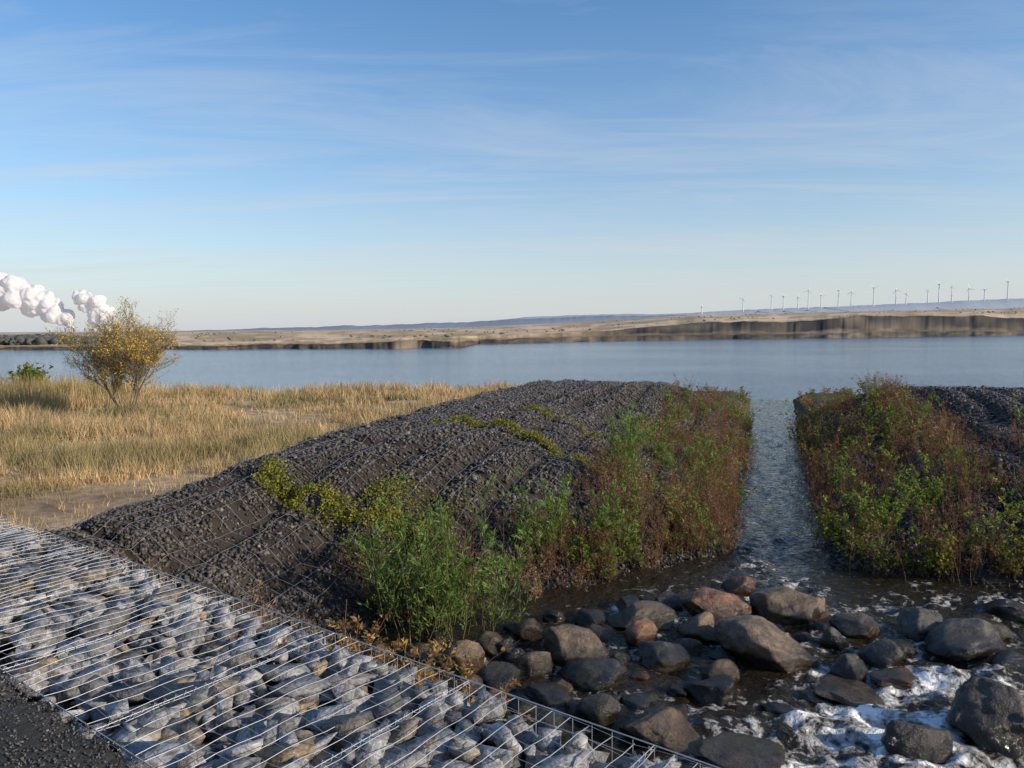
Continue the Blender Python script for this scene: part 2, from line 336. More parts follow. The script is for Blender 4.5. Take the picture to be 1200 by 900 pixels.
# ------------------------------------------------------------------ stream
BL=[(-1.04,8.24,.42,.23,3),(-.51,7.93,.41,.41,3),(-.24,8.37,.43,.33,1),(-.13,7.55,.43,.26,0),(.22,7.84,.45,.31,1),(.69,8.16,.79,.46,1),(.2,8.78,.35,.25,1),(.96,9.18,.36,.21,0),(1.47,9.68,.33,.22,0),
(1.46,8.56,.41,.37,2),(1.58,9.06,.82,.31,1),(2.02,9.69,.38,.27,0),(2.21,8.76,.45,.35,3),(1.62,8.01,.55,.32,0),(.86,7.6,.69,.24,0),(2.65,9.29,.89,.42,2),(3.09,10.21,.44,.32,2),(3.32,9.25,.79,.56,1),
(3.73,9.31,.37,.42,3),(2.75,7.95,1.0,.58,1),(3.61,8.45,.33,.33,0),(4.05,8.75,.54,.3,1),(4.75,8.65,.6,.40,0),(5.07,8.15,.85,.42,0),(3.47,7.7,.4,.32,0),(3.97,8.02,.45,.3,0),(2.13,7.66,.39,.25,1),(1.99,7.27,.5,.25,0),
(.75,6.78,.39,.39,0),(1.31,6.33,.72,.34,3),(1.94,6.0,.75,.2,1),(3.4,6.15,.55,.42,0),(4.15,6.4,.68,.68,0),(5.2,7.75,.44,.28,0),(3.27,7.15,.73,.14,3),(3.93,7.5,.51,.16,2),(.52,9.3,.3,.2,0),(1.94,8.4,.33,.2,0),(-.1,8.35,.33,.25,0),(-.76,7.93,.27,.2,1),
(.35,7.2,.5,.16,0),(1.2,7.1,.4,.12,0),(-.5,7.3,.4,.3,1),(.3,6.6,.5,.22,0),(5.6,8.7,.5,.26,1),(2.6,8.45,.4,.16,0),(1.0,8.75,.4,.18,1),(2.9,8.75,.5,.2,0),(-1.5,8.0,.4,.3,1),(6.2,9.3,.6,.3,0),
(1.15,8.1,.26,.16,0),(.5,8.6,.25,.15,0),(1.3,7.7,.22,.12,2),(2.3,8.2,.28,.14,0),(3.1,8.35,.3,.15,0),(3.35,8.6,.22,.14,1),(.05,8.1,.24,.2,0),(.45,7.5,.26,.14,2),(1.1,9.5,.24,.12,0),(2.5,9.8,.3,.16,0),(4.4,9.2,.35,.15,0),(2.9,7.25,.3,.08,0),(4.5,7.8,.3,.12,0),(1.65,7.4,.25,.1,0),(.0,9.0,.26,.16,1),(1.75,9.9,.22,.12,0),
(.9,7.15,.3,.14,0),(1.5,6.9,.35,.12,1),(.1,7.0,.3,.2,0),(-.2,7.1,.3,.22,2),(2.5,7.0,.3,.1,0),(.6,7.0,.25,.14,1),(3.7,8.9,.3,.15,0),(4.3,8.3,.35,.18,1),(2.4,9.1,.25,.14,0),(-.9,8.6,.3,.2,0)]
ssv=np.concatenate([np.arange(-5.6,9.5,.045)]);tsv=np.concatenate([np.arange(2.5,14,.045),np.arange(14,64.5,.12)])
S_,T_=np.meshgrid(ssv,tsv);s=S_.ravel();t=T_.ravel();x,y=xy(s,t)
def foamfield(x,y):
    F=np.zeros_like(x)
    for cx,cy,rx,ry,a in [(3.3,6.7,1.5,.55,.90),(4.3,7.5,1.1,.45,.75),(2.5,6.1,1.0,.5,.85),(4.0,6.0,1.0,.5,.75),(2.4,7.0,.7,.3,.5),(5.0,7.1,.8,.45,.6),
                          (3.7,10.4,.6,.4,.6),(4.6,9.7,1.0,.3,.45),(3.8,11.6,.45,1.3,.38),(1.2,9.5,1.0,.3,.28),(3.0,8.6,1.0,.3,.35),(6.2,9.9,1.3,.4,.45),(1.3,7.3,.8,.25,.2),(5.1,8.6,.6,.3,.5),(3.1,9.9,1.2,.25,.4),(2.0,9.4,.9,.25,.3),(1.0,8.4,.8,.25,.2),(2.2,10.4,1.2,.25,.2),(4.6,14,.5,1.6,.22)]:
        F=np.maximum(F,a*np.exp(-((x-cx)/rx)**2-((y-cy)/ry)**2))
    ring=np.zeros_like(x)
    for (bx,by,w_,h_,k_) in BL:      # churn where the water meets the boulders
        r=np.hypot(x-bx,y-(by+w_*.3))/(w_*.5);ring=np.maximum(ring,np.exp(-((r-1.1)/.25)**2))
    return F+ring*(.10+.25*np.clip(F,0,1)+.12*ss(2.0,3.4,x))+.12*(fbm(x*1.2,y*1.2,70)-.5)
foam=foamfield(x,y)
z=zwater(t)
turb=np.clip(foam/.6,0,1)
near=(t<13.5)
z=z+(fbm(x*2.2,y*2.2,80,4)-.5)*(.09+.17*turb)*np.where(near,1,.5)+(fbm(x*8,y*8,84,2)-.5)*(.02+.08*turb)
z=z+(t>12)*((fbm(s*3,t*.8,88,3)-.5)*.07+(fbm(s*5,t*4,89,2)-.5)*.035)
wo=mk('stream_water',np.stack([x,y,z],1),grid_faces(len(ssv),len(tsv)),M_stream,None,True,attrs={'foam':foam})
me=wo.data;bm=bmesh.new();bm.from_mesh(me);dd=sdpoly(s,t);bm.verts.ensure_lookup_table()
bmesh.ops.delete(bm,geom=[v for v in bm.verts if dd[v.index]>1.0],context='VERTS');bm.to_mesh(me);bm.free()
# ------------------------------------------------------------------ black gravel mattresses
Tl=hull_templates(16,9)
def blackstones(par,specs):
    for (s0,s1,t0,t1,dens,r0,r1) in specs:
        n=int((s1-s0)*(t1-t0)*dens)
        s=rng.uniform(s0,s1,n);t=rng.uniform(t0,t1,n);x,y=xy(s,t)
        keep=blackmask(x,y);x=x[keep];y=y[keep];s=s[keep];t=t[keep];n=len(x);z=ground(x,y)
        r=rng.uniform(r0,r1,n)*(1+.4*(rng.random(n)<.1))
        S=np.stack([r*rng.uniform(.9,1.4,n),r*rng.uniform(.75,1.1,n),r*rng.uniform(.5,.9,n)],1)
        b=rng.uniform(.028,.095,n)*(1+1.0*(rng.random(n)<.08))*(.45+.65*ribq(s,t))*(1-.4*seamq(s,t))   # relief shading painted into stone colour: grooves and seams darker, rib tops lighter
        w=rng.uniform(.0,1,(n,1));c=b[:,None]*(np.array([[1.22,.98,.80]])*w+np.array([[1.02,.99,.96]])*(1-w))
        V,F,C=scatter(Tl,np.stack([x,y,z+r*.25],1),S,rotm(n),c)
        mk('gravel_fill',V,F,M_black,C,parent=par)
def netting(par,s0,s1,t0,t1,step=.28):
    A=[];B=[]
    sv=np.arange(s0,s1,step);tv=np.arange(t0,t1,step)
    SS,TT=np.meshgrid(sv,tv);xx,yy=xy(SS.ravel(),TT.ravel());ok=(blackmask(xx,yy)&(sdpoly(SS.ravel(),TT.ravel())>.5)).reshape(SS.shape);zz=(ground(xx,yy)+.072+.01*rng.normal(size=len(xx))).reshape(SS.shape);xx=xx.reshape(SS.shape);yy=yy.reshape(SS.shape)
    P=np.stack([xx,yy,zz],-1)
    m=ok[:-1]&ok[1:];A.append(P[:-1][m]);B.append(P[1:][m]);m=ok[:,:-1]&ok[:,1:];A.append(P[:,:-1][m]);B.append(P[:,1:][m])
    V,F=tubes(np.concatenate(A),np.concatenate(B),.0029,.0029,3);mk('netting',V,F,M_net,None,parent=par)
pl=bpy.data.objects.new('gravel_mattress_embankment',None);link(pl);pr=bpy.data.objects.new('gravel_mattress_embankment',None);link(pr)
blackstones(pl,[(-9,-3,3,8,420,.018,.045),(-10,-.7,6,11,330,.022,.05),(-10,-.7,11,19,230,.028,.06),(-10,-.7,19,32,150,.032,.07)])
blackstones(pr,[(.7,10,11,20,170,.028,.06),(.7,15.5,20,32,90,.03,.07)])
netting(pl,-8.5,-.9,4,31);netting(pr,.9,12,11.5,31)
# ------------------------------------------------------------------ gabion
e=np.array([.797,-.604]);nn=np.array([.604,.797])
def gx(q,g): return q*e[0]+(g+2.8)*nn[0], q*e[1]+(g+2.8)*nn[1]
Tg=block_templates(70)
gab=bpy.data.objects.new('gabion_basket',None);link(gab)
def gabfill(n,r0,r1,z0,z1,q0=-13,q1=4.2,tilt=.45,bright=1.0):
    q=rng.uniform(q0,q1,n);gg=rng.uniform(-1.25,-.07,n);r=rng.uniform(r0,r1,n)
    S=np.stack([r*rng.uniform(1.0,1.7,n),r*rng.uniform(.7,1.05,n),r*rng.uniform(.4,.7,n)],1)
    zz=rng.uniform(z0,z1,n)-S[:,2]*.6
    kind=rng.random((n,1))
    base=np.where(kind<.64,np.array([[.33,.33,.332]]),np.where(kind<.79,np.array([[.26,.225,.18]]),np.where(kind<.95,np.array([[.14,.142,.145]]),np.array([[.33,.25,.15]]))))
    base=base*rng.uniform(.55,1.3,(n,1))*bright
    px,py=gx(q,gg);V,F,C=scatter(Tg,np.stack([px,py,zz],1),S,rottilt(n,tilt),base)
    V[:,2]=np.where(V[:,2]>4.262,4.262+(V[:,2]-4.262)*.12,V[:,2]);return V,F,C
a=Acc()
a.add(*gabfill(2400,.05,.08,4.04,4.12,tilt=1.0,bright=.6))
a.add(*gabfill(1050,.075,.14,4.15,4.265,tilt=.8))
a.add(*gabfill(850,.05,.08,4.16,4.25,tilt=1.0))
a.add(*gabfill(1100,.02,.045,4.12,4.2,tilt=1.0))
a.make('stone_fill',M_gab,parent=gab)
n=2600;q=rng.uniform(-13,4.2,n);gg=rng.uniform(-.10,-.03,n);r=rng.uniform(.04,.08,n);zz=rng.uniform(3.75,4.2,n)
px,py=gx(q,gg);S=np.stack([r*1.3,r,r*.8],1)
V,F,C=scatter(Tg,np.stack([px,py,zz],1),S,rotm(n),np.array([[.33,.33,.335]])*rng.uniform(.6,1.3,(n,1)))
mk('stone_front',V,F,M_gab,C,parent=gab)
A=[];B=[];rad=[]
def zlid(q,g): return 4.268+.010*math.sin(q*5.1+g*3)+.006*math.sin(q*13+g*17)
def seg(q0,g0,z0,q1,g1,z1,r):
    a=gx(q0,g0);b=gx(q1,g1);A.append((*a,z0));B.append((*b,z1));rad.append(r)
gs=np.linspace(-1.32,0,14);qs=np.arange(-13,4.3,.1)
for g_ in gs:
    j=rng.normal(0,.004,len(qs))
    for i in range(0,len(qs)-1):
        seg(qs[i],g_+j[i],zlid(qs[i],g_),qs[i+1],g_+j[i+1],zlid(qs[i+1],g_),.0010)
for q_ in qs:
    jq=rng.normal(0,.006)
    for k in range(len(gs)-1):
        seg(q_+jq,gs[k],zlid(q_,gs[k])+.003,q_+jq,gs[k+1],zlid(q_,gs[k+1])+.003,.0018)
    seg(q_,0.004,4.272,q_,.004,3.75,.0016)
for z_ in np.arange(3.8,4.25,.1): seg(-13,.006,z_,4.2,.006,z_,.0016)
for g_ in (-1.32,.002): seg(-13,g_,4.28,4.2,g_,4.28,.003)
for qj in np.arange(-12.4,4,1.0):
    seg(qj,-1.32,4.28,qj,0,4.28,.0022)
    pts=[(qj+.012*math.cos(a_),-1.32+1.32*a_/(2*math.pi*26),4.28+.012*math.sin(a_)) for a_ in np.linspace(0,2*math.pi*26,210)]
    for p0,p1 in zip(pts[:-1],pts[1:]): seg(p0[0],p0[1],p0[2],p1[0],p1[1],p1[2],.0012)
V,F=tubes(A,B,np.array(rad),np.array(rad),5)
mk('wire_mesh',V,F,M_wire,None,True,parent=gab)
n=26000;q=rng.uniform(-7,1,n);gg=rng.uniform(-2.6,-1.36,n);px,py=gx(q,gg);r=rng.uniform(.003,.012,n)
b=rng.uniform(.03,.16,n)
V,F,C=scatter(Tl,np.stack([px,py,4.33+r*.2],1),np.stack([r,r,r*.7],1),rotm(n),np.stack([b,b*.97,b*.93],1))
mk('path_gravel',V,F,M_gab,C)
# ------------------------------------------------------------------ boulders
cols=[(.078,.066,.056),(.165,.118,.078),(.25,.12,.07),(.29,.195,.115)]
def boulder(x,y,w,h,k,seed):
    rr=random.Random(seed)
    bm=bmesh.new();bmesh.ops.create_icosphere(bm,subdivisions=5 if w>.45 else 4,radius=1)
    P=np.array([v.co[:] for v in bm.verts]);Fc=np.array([[v.index for v in f.verts] for f in bm.faces]);bm.free()
    r2=np.random.default_rng(seed)
    for i in range(12):
        nv=r2.normal(size=3);nv/=np.linalg.norm(nv);hh=r2.uniform(.55,.82);dt=P@nv
        P=P-np.maximum(dt-hh,0)[:,None]*nv[None]*.88
    off=Vector((seed*3.1,seed*1.7,0))
    disp=np.array([mnoise.fractal(Vector(p)*1.5+off,.8,2.1,6) for p in P])
    P=P*(1+.11*disp)[:,None]
    P/=np.array([[np.ptp(P[:,0])/2,np.ptp(P[:,1])/2,np.ptp(P[:,2])/2]])
    a=rr.uniform(-.5,.5);P=P*np.array([[w/2*1.05,w/2*rr.uniform(.75,1.0),h*.57]])
    tl=rr.uniform(-.2,.2);c,s_=math.cos(tl),math.sin(tl);P=P@np.array([[c,0,s_],[0,1,0],[-s_,0,c]])
    c,s_=math.cos(a),math.sin(a);P=P@np.array([[c,s_,0],[-s_,c,0],[0,0,1]])
    P=P+np.array([[x,y+w*.3,2.36+h*.22]])
    cc=np.array(cols[k])*rr.uniform(.8,1.25)
    return mk('boulder',P,Fc,M_boulder,np.repeat(cc[None],len(P),0),True)
for i,b in enumerate(BL): boulder(*b,seed=i+11)
# ------------------------------------------------------------------ plants
SP={'willow':dict(cols=[(.18,.28,.06),(.25,.34,.09),(.11,.18,.04)],ll=.095,lw=.014,lean=.22,up=1.1,stem=(.16,.15,.07)),
 'green':dict(cols=[(.13,.21,.035),(.20,.28,.05),(.27,.29,.055)],ll=.055,lw=.028,lean=.35,up=.3,stem=(.12,.08,.05)),
 'rust':dict(cols=[(.29,.13,.065),(.34,.17,.085),(.18,.09,.055),(.15,.14,.05)],ll=.038,lw=.012,lean=.22,up=.6,stem=(.22,.12,.07)),
 'yellow':dict(cols=[(.38,.32,.05),(.26,.27,.04),(.16,.2,.04)],ll=.06,lw=.035,lean=.4,up=.2,stem=(.1,.08,.05)),
 'dry':dict(cols=[(.38,.25,.13),(.28,.17,.085),(.45,.32,.18)],ll=.045,lw=.012,lean=.25,up=.6,stem=(.30,.21,.13)),
 'fern':dict(cols=[(.46,.25,.09),(.38,.20,.08),(.34,.29,.10)],ll=.04,lw=.014,lean=.6,up=.4,stem=(.3,.18,.1))}
def plant(acc,x,y,z,h,sp,nst,nl,wid=1.0,scale=1.0):
    p=SP[sp]
    base=np.stack([x+rng.normal(0,.10*wid,nst)*h,y+rng.normal(0,.10*wid,nst)*h,np.full(nst,z-.05)],1)
    az=rng.uniform(0,2*math.pi,nst);ln=np.abs(rng.normal(p['lean'],.16,nst))*wid
    hs=h*rng.uniform(.5,1.08,nst)
    tip=np.stack([np.cos(az)*ln*hs,np.sin(az)*ln*hs,hs],1);bend=rng.normal(0,.05,(nst,3))*h
    def pos(i,u):
        u=u[:,None];o=tip[i]*np.concatenate([u**1.35,u**1.35,u],1)
        return base[i]+o+bend[i]*np.sin(u*3)
    K=5;us=np.linspace(0,1,K+1);A=[];B=[];ra=[];rb=[]
    ii=np.arange(nst)
    for k in range(K):
        A.append(pos(ii,np.full(nst,us[k])));B.append(pos(ii,np.full(nst,us[k+1])))
        ra.append(np.full(nst,.005*(1-us[k]*.75)*max(1,h)));rb.append(np.full(nst,.005*(1-us[k+1]*.75)*max(1,h)))
    V,F=tubes(np.concatenate(A),np.concatenate(B),np.concatenate(ra),np.concatenate(rb),3);acc.add(V,F,np.array(p['stem']))
    nt_=nst*7;i=rng.integers(0,nst,nt_);u=rng.uniform(.15,.97,nt_);P0=pos(i,u)
    a2=rng.uniform(0,2*math.pi,nt_);tl=h*rng.uniform(.06,.20,nt_)*(1.15-u)
    P1=P0+np.stack([np.cos(a2)*tl,np.sin(a2)*tl,tl*rng.uniform(.6,1.8,nt_)],1)
    V,F=tubes(P0,P1,np.full(nt_,.0022),np.full(nt_,.001),3);acc.add(V,F,np.array(p['stem']))
    w=rng.random(nl);j=rng.integers(0,nt_,nl);P=P0[j]*(1-w[:,None])+P1[j]*w[:,None]+rng.normal(0,.012,(nl,3))
    D=np.stack([np.cos(a2[j])+rng.normal(0,.6,nl),np.sin(a2[j])+rng.normal(0,.6,nl),p['up']+rng.normal(0,.5,nl)],1)
    cs=np.array(p['cols'])[rng.integers(0,len(p['cols']),nl)]*rng.uniform(.7,1.3,(nl,1))
    V,F,C=leaf_quads(P,D,p['ll']*scale*rng.uniform(.6,1.2,nl),p['lw']*scale*rng.uniform(.7,1.2,nl),cs);acc.add(V,F,C)
def gz(x,y): return float(ground(np.array([x]),np.array([y]))[0])
def single(name,x,y,h,sp,nst,nl,wid=1,scale=1):
    a=Acc();plant(a,x,y,max(gz(x,y),2.3),h,sp,nst,nl,wid,scale);a.make(name,M_leaf)
single('willow_shrub',-.95,8.95,2.0,'willow',36,4600,1.0)
single('willow_shrub',-.35,9.15,1.4,'willow',18,1900,1.0)
single('willow_shrub',-1.45,9.4,1.5,'willow',12,1200,1.0)
for (s_,t_,h,sp,a,b) in [(-3.3,10.7,1.35,'willow',16,1500),(-2.5,11.5,1.1,'willow',14,1300),(-2.2,11.4,.8,'green',14,1400),(-2.8,14.2,1.5,'willow',22,2800),(-2.9,15.8,1.3,'willow',20,2000),(-1.7,13.4,.9,'green',14,1500),
                        (1.5,13.0,1.15,'green',20,2600),(2.3,14.2,1.2,'green',18,2200),(3.4,12.5,1.0,'yellow',14,900),(4.6,14.2,1.4,'willow',16,1500),(5.1,13.0,1.15,'yellow',12,700),(2.2,12.2,.8,'yellow',12,1000),(5.6,15.4,1.35,'green',12,700),(4.3,15.6,1.35,'green',10,600)]:
    X_,Y_=xy(s_,t_);single('willow_shrub' if sp=='willow' else 'leafy_shrub',X_,Y_,h,sp,a,b)
wl=Acc();wr=Acc();toe=Acc()
for k in range(215):
    t_=12.3+(31-12.3)*random.random()**1.15;s_=-(.8+random.random()**1.3*(2.4+.25*math.sin(t_)))
    X_,Y_=xy(s_,t_);sp=random.choices(['rust','green','dry','willow'],[.72,.10,.11,.07])[0]
    plant(wl,X_,Y_,gz(X_,Y_),random.uniform(.45,1.05),sp,11,380 if t_<20 else 250,1.3,1.0 if t_<18 else 1.4)
for k in range(225):
    t_=12.1+(31-12.1)*random.random()**1.15;s_=(.8+random.random()**1.2*(3.8 if t_<18 else 3.1))
    X_,Y_=xy(s_,t_);sp=random.choices(['rust','green','yellow','dry','willow'],[.66,.15,.05,.09,.05])[0]
    plant(wr,X_,Y_,gz(X_,Y_),random.uniform(.5,1.1),sp,11,380 if t_<20 else 250,1.3,1.0 if t_<18 else 1.4)
for k in range(60):
    t_=random.uniform(30,49);sg=random.choice([-1,1]);s_=sg*random.uniform(1.2,4.2);X_,Y_=xy(s_,t_)
    plant(wl if sg<0 else wr,X_,Y_,gz(X_,Y_),random.uniform(.3,.6),random.choice(['rust','green','dry']),7,130,1.6,2.0)
toel=[(-4.8,8.0),(-2.6,10.4),(-1.0,12.5)]
for k in range(75):
    u=random.random()*2;i=int(u);w=u-i;s_=toel[i][0]*(1-w)+toel[i+1][0]*w;t_=toel[i][1]*(1-w)+toel[i+1][1]*w
    o=random.uniform(-.05,1.1);s_-=.74*o;t_+=.67*o;X_,Y_=xy(s_,t_)
    sp=random.choices(['rust','green','willow','dry'],[.48,.12,.24,.16])[0]
    plant(toe,X_,Y_,max(gz(X_,Y_),2.3),random.uniform(.4,.95),sp,9,350,1.3)
wl.make('bank_weeds',M_leaf);wr.make('bank_weeds',M_leaf);toe.make('bank_weeds',M_leaf)
dw=Acc()
for (q_,g_,h) in [(-3.35,.12,.40),(-3.15,.2,.44),(-2.95,.15,.36),(-3.05,.3,.5),(-2.8,.25,.4),(-3.3,.45,.55),(-2.6,.4,.45)]:
    X_,Y_=gx(q_,g_);plant(dw,X_,Y_,gz(X_,Y_),h+.12,'fern',16,800,1.1)
for (q_,g_,h) in [(-5.6,.12,.52),(-4.3,.15,.6),(-4.4,.2,.45),(-6.6,.3,.4),(-7.0,2.5,.4),(-5.0,1.2,.4),(-3.9,.5,.5),(-6,1.2,.3),(-5.5,2.5,.35)]:
    X_,Y_=gx(q_,g_);plant(dw,X_,Y_,gz(X_,Y_),h,'dry',4,170,.5)
dw.make('dry_weeds',M_leaf)
def creeping(t0,s0,s1,wid,nl,seed):
    a=Acc();s_=rng.uniform(s0,s1,nl);t_=t0+rng.normal(0,wid,nl)+.2*np.sin(s_*2.1);pn=fbm(s_*2.2,t_*2.2,seed);k=pn>.40;s_=s_[k];t_=t_[k];nl=len(s_)
    x,y=xy(s_,t_);z=ground(x,y)+rng.uniform(.02,.15,nl);D=np.stack([rng.normal(0,1,nl),rng.normal(0,1,nl),rng.uniform(.1,1,nl)],1)
    cs=np.array([(.26,.26,.04),(.32,.28,.05),(.14,.17,.03)])[rng.integers(0,3,nl)]*rng.uniform(.7,1.3,(nl,1))
    V,F,C=leaf_quads(np.stack([x,y,z],1),D,rng.uniform(.03,.06,nl),rng.uniform(.02,.04,nl),cs);a.add(V,F,C);a.make('creeping_plant',M_leaf)
creeping(9.7,-7.4,-4.6,.15,6500,61);creeping(15,-6.9,-2.8,.10,5500,62);creeping(17.7,-6.0,-3.2,.09,2600,63);creeping(10.3,-6.0,-4.6,.25,1500,64)
# ------------------------------------------------------------------ meadow grass
n=360000
yy=9+29.5*rng.random(n)**1.15;xx=rng.uniform(-1.02,.12,n)*yy*.95-1
s,t=st(xx,yy);dn=fbm(xx*.45,yy*.45,90);dn2=fbm(xx*.12,yy*.2,93);tf=fbm(xx*2.2,yy*2.2,94,3)
edge=37.5+2.5*(fbm(xx*.08,yy*0+2,5)-.5)
keep=(s<-8.9)&(yy<edge+1)&(rng.random(n)<(.10+1.3*ss(.38,.58,dn))*(.35+.65*ss(10,17,yy))*(.35+1.2*ss(.4,.6,tf)))&((xx*.604+yy*.797-2.8)>1.5)
xx=xx[keep];yy=yy[keep];dn=dn[keep];dn2=dn2[keep];tf=tf[keep];n=len(xx);zz=ground(xx,yy)
tall=ss(.5,.62,dn2)*.5+ss(-13,-18,xx)*ss(24,30,yy)*.8
h=rng.uniform(.06,.30,n)*(.5+1.0*dn)*(.55+.45*ss(11,18,yy))*(.55+1.1*ss(.4,.65,tf))+tall*rng.uniform(.1,.6,n)
az=rng.uniform(0,2*math.pi,n);w=rng.uniform(.005,.012,n)*(yy/16)
sx=np.cos(az)*w;sy=np.sin(az)*w;la=rng.uniform(0,2*math.pi,n);ll=h*rng.uniform(.1,.7,n)
b=np.stack([xx,yy,zz-.02],1)
V=np.stack([b-np.stack([sx,sy,0*sx],1),b+np.stack([sx,sy,0*sx],1),b+np.stack([np.cos(la)*ll,np.sin(la)*ll,h],1)],1).reshape(-1,3)
pal=np.array([(.54,.38,.20),(.64,.49,.28),(.46,.31,.16),(.36,.27,.13),(.20,.19,.08)])
wts=rng.random(n)+.3*(dn2-.5);ci=np.clip(np.digitize(wts,[.32,.62,.84,.93]),0,4)
cc=pal[ci]*rng.uniform(.75,1.2,(n,1))*(.75+.5*fbm(xx*.9,yy*.9,98))[:,None]
gr=ss(.48,.64,fbm(xx*.22+5,yy*.5,97))[:,None]*.55;cc=cc*(1-gr)+gr*np.array([[.17,.18,.07]])
mk('meadow_grass',V,(np.arange(n)*3)[:,None]+np.array([[0,1,2]]),M_grass,np.repeat(cc,3,0))
rd=Acc();n=12000;xx=rng.uniform(-30,-15.5,n);yy=rng.uniform(27,35,n);k=rng.random(n)<ss(-15.5,-19,xx);xx=xx[k];yy=yy[k];n=len(xx);zz=ground(xx,yy)
h=rng.uniform(.5,1.35,n)*(.5+fbm(xx*.5,yy*.5,99));w=rng.uniform(.012,.025,n);az=rng.uniform(0,6.28,n);b=np.stack([xx,yy,zz],1);o=np.stack([np.cos(az)*w,np.sin(az)*w,0*w],1);l=rng.normal(0,.12,(n,2))
V=np.stack([b-o,b+o,b+np.stack([l[:,0],l[:,1],h],1)],1).reshape(-1,3);cc=np.array([(.52,.37,.18),(.40,.28,.13),(.26,.25,.10)])[rng.integers(0,3,n)]*rng.uniform(.7,1.2,(n,1))
rd.add(V,(np.arange(n)*3)[:,None]+np.array([[0,1,2]]),np.repeat(cc,3,0));rd.make('reeds',M_grass)
a=Acc()
for k in range(6): plant(a,-22.4+random.uniform(-.5,.5),36.2+random.uniform(-.3,.3),3.0,1.5,'green',14,1500,1.0,2.0)
a.make('green_bush',M_leaf)
# ------------------------------------------------------------------ young autumn tree
def tree(x,y,z,H):
    A=[];B=[];ra=[];rb=[];tips=[]
    R_=random.Random(5)
    def br(p,d,L,r,dep):
        k=4;q=p
        for i in range(k):
            d=(d+Vector((R_.gauss(0,.10),R_.gauss(0,.10),R_.gauss(0.05,.05)))).normalized();q2=q+d*(L/k)
            r0=r*(1-.5*i/k);r1=r*(1-.5*(i+1)/k);A.append(q[:]);B.append(q2[:]);ra.append(r0);rb.append(r1);q=q2
            if dep<4 and (i>=1 or dep>0):
                for c in range(2 if dep<3 else 1):
                    a=R_.uniform(0,2*math.pi);sd=Vector((math.cos(a),math.sin(a),R_.uniform(-.15,.7))).normalized()
                    nd=(d*.7+sd*.7).normalized();br(q,nd,L*R_.uniform(.38,.58),r1*.5,dep+1)
            if dep>=2: tips.append((q[:],d[:]))
    for k in range(7):
        a=k*.9+R_.uniform(-.3,.3);l=R_.uniform(.08,.46)
        br(Vector((x+math.cos(a)*.05,y+math.sin(a)*.05,z-.05)),Vector((math.cos(a)*l,math.sin(a)*l,1)).normalized(),H*R_.uniform(.5,.8),.03,0)
    V,F=tubes(A,B,np.maximum(np.array(ra),.003),np.maximum(np.array(rb),.0025),5)
    par=bpy.data.objects.new('autumn_tree',None);link(par)
    mk('trunk_and_branches',V,F,M_bark,np.repeat(np.array([[.20,.16,.11]]),len(V),0),True,par)
    T=np.array([t_[0] for t_ in tips]);Dd=np.array([t_[1] for t_ in tips]);nl=19000
    k=rng.integers(0,len(T),nl);P=T[k]+rng.normal(0,.07,(nl,3));D=Dd[k]+rng.normal(0,.8,(nl,3));D[:,2]-=.3
    pn=np.array([mnoise.noise(Vector(p)*1.9) for p in P]);keep=(pn>-.11)&(P[:,2]>z+.55);P=P[keep];D=D[keep];pn=pn[keep];nl=len(P)
    cs=np.array([(.80,.50,.08),(.85,.60,.13),(.62,.40,.08),(.52,.44,.10)])[rng.integers(0,4,nl)]*rng.uniform(.75,1.15,(nl,1))
    V,F,C=leaf_quads(P,D,rng.uniform(.04,.07,nl),rng.uniform(.03,.05,nl),cs);mk('leaves',V,F,M_leaf,C,parent=par)
tree(-13.15,26.3,gz(-13.15,26.3),2.95)
# ------------------------------------------------------------------ far shore
ku=lambda u:(u-600)/906.0
US=[-400,0,190,400,540,560,700,820,1000,1200,1600];K=np.array([ku(u) for u in US])
D0=np.array([265,252,246,243,246,300,345,380,410,450,500.])
Z1=np.array([1.3,1.3,1.7,2.0,3.4,3.0,5.0,9.5,11.5,13.0,14])
Z2=np.array([3.0,3.0,4.0,4.4,5,6,11,17,20,24,25.])
Z3=np.array([4.5,4.5,5.5,6.0,8,9,17,27,31,36,37.])
LO=np.array([.75,.75,.75,.75,.8,.6,.45,.22,.2,.2,.2])
kk=np.linspace(ku(-500),ku(1700),2200)
offs=np.array([-12,-2,0,3,6,10,16,22,30,38,42,46,50,60,75,95,120,150,200,260,320,400,480,560,650,750,850,1000,1400,2500,5200.])
KK,OO=np.meshgrid(kk,offs)
n1=fbm(KK*18,OO*0+1,101,6);d0=np.interp(KK,K,D0)+ (n1-.5)*30
hz1=np.interp(KK,K,Z1)*(0.8+.5*(fbm(KK*13,OO*0+4,104,6)-.3));z2=np.interp(KK,K,Z2);z3=np.interp(KK,K,Z3);lo=np.interp(KK,K,LO)
er=(fbm(KK*14,OO*.02,105,3)-.5)+.5*(fbm(KK*90,OO*.05,106,3)-.5)
oo=OO+er*9*(OO>2)*(OO<70)
p1=np.clip(oo/5,0,1)*lo;p2=np.clip((oo-7)/22,0,1)*(.38-.22)*np.clip((.8-lo)/.6,0,1);p3=np.clip((oo-29)/12,0,1);base_=p1+p2
prof=base_+(1-base_)*p3
zz=np.where(oo<0,-.8,prof*hz1+.1)
up=(oo>46);zz=np.where(up,hz1+(z2-hz1)*np.clip((oo-46)/330,0,1),zz)
zz=np.where(oo>376,z2+(z3-z2)*np.clip((oo-376)/520,0,1),zz)
zz=zz+(fbm(KK*40,OO*.03,110,3)-.5)*np.clip(OO/60,0,1)*.9+(fbm(KK*140,OO*.2,111,3)-.5)*.5*(OO>2)*(OO<60)
YY=d0+OO;XX=KK*YY
x=XX.ravel();y=YY.ravel();z=zz.ravel()
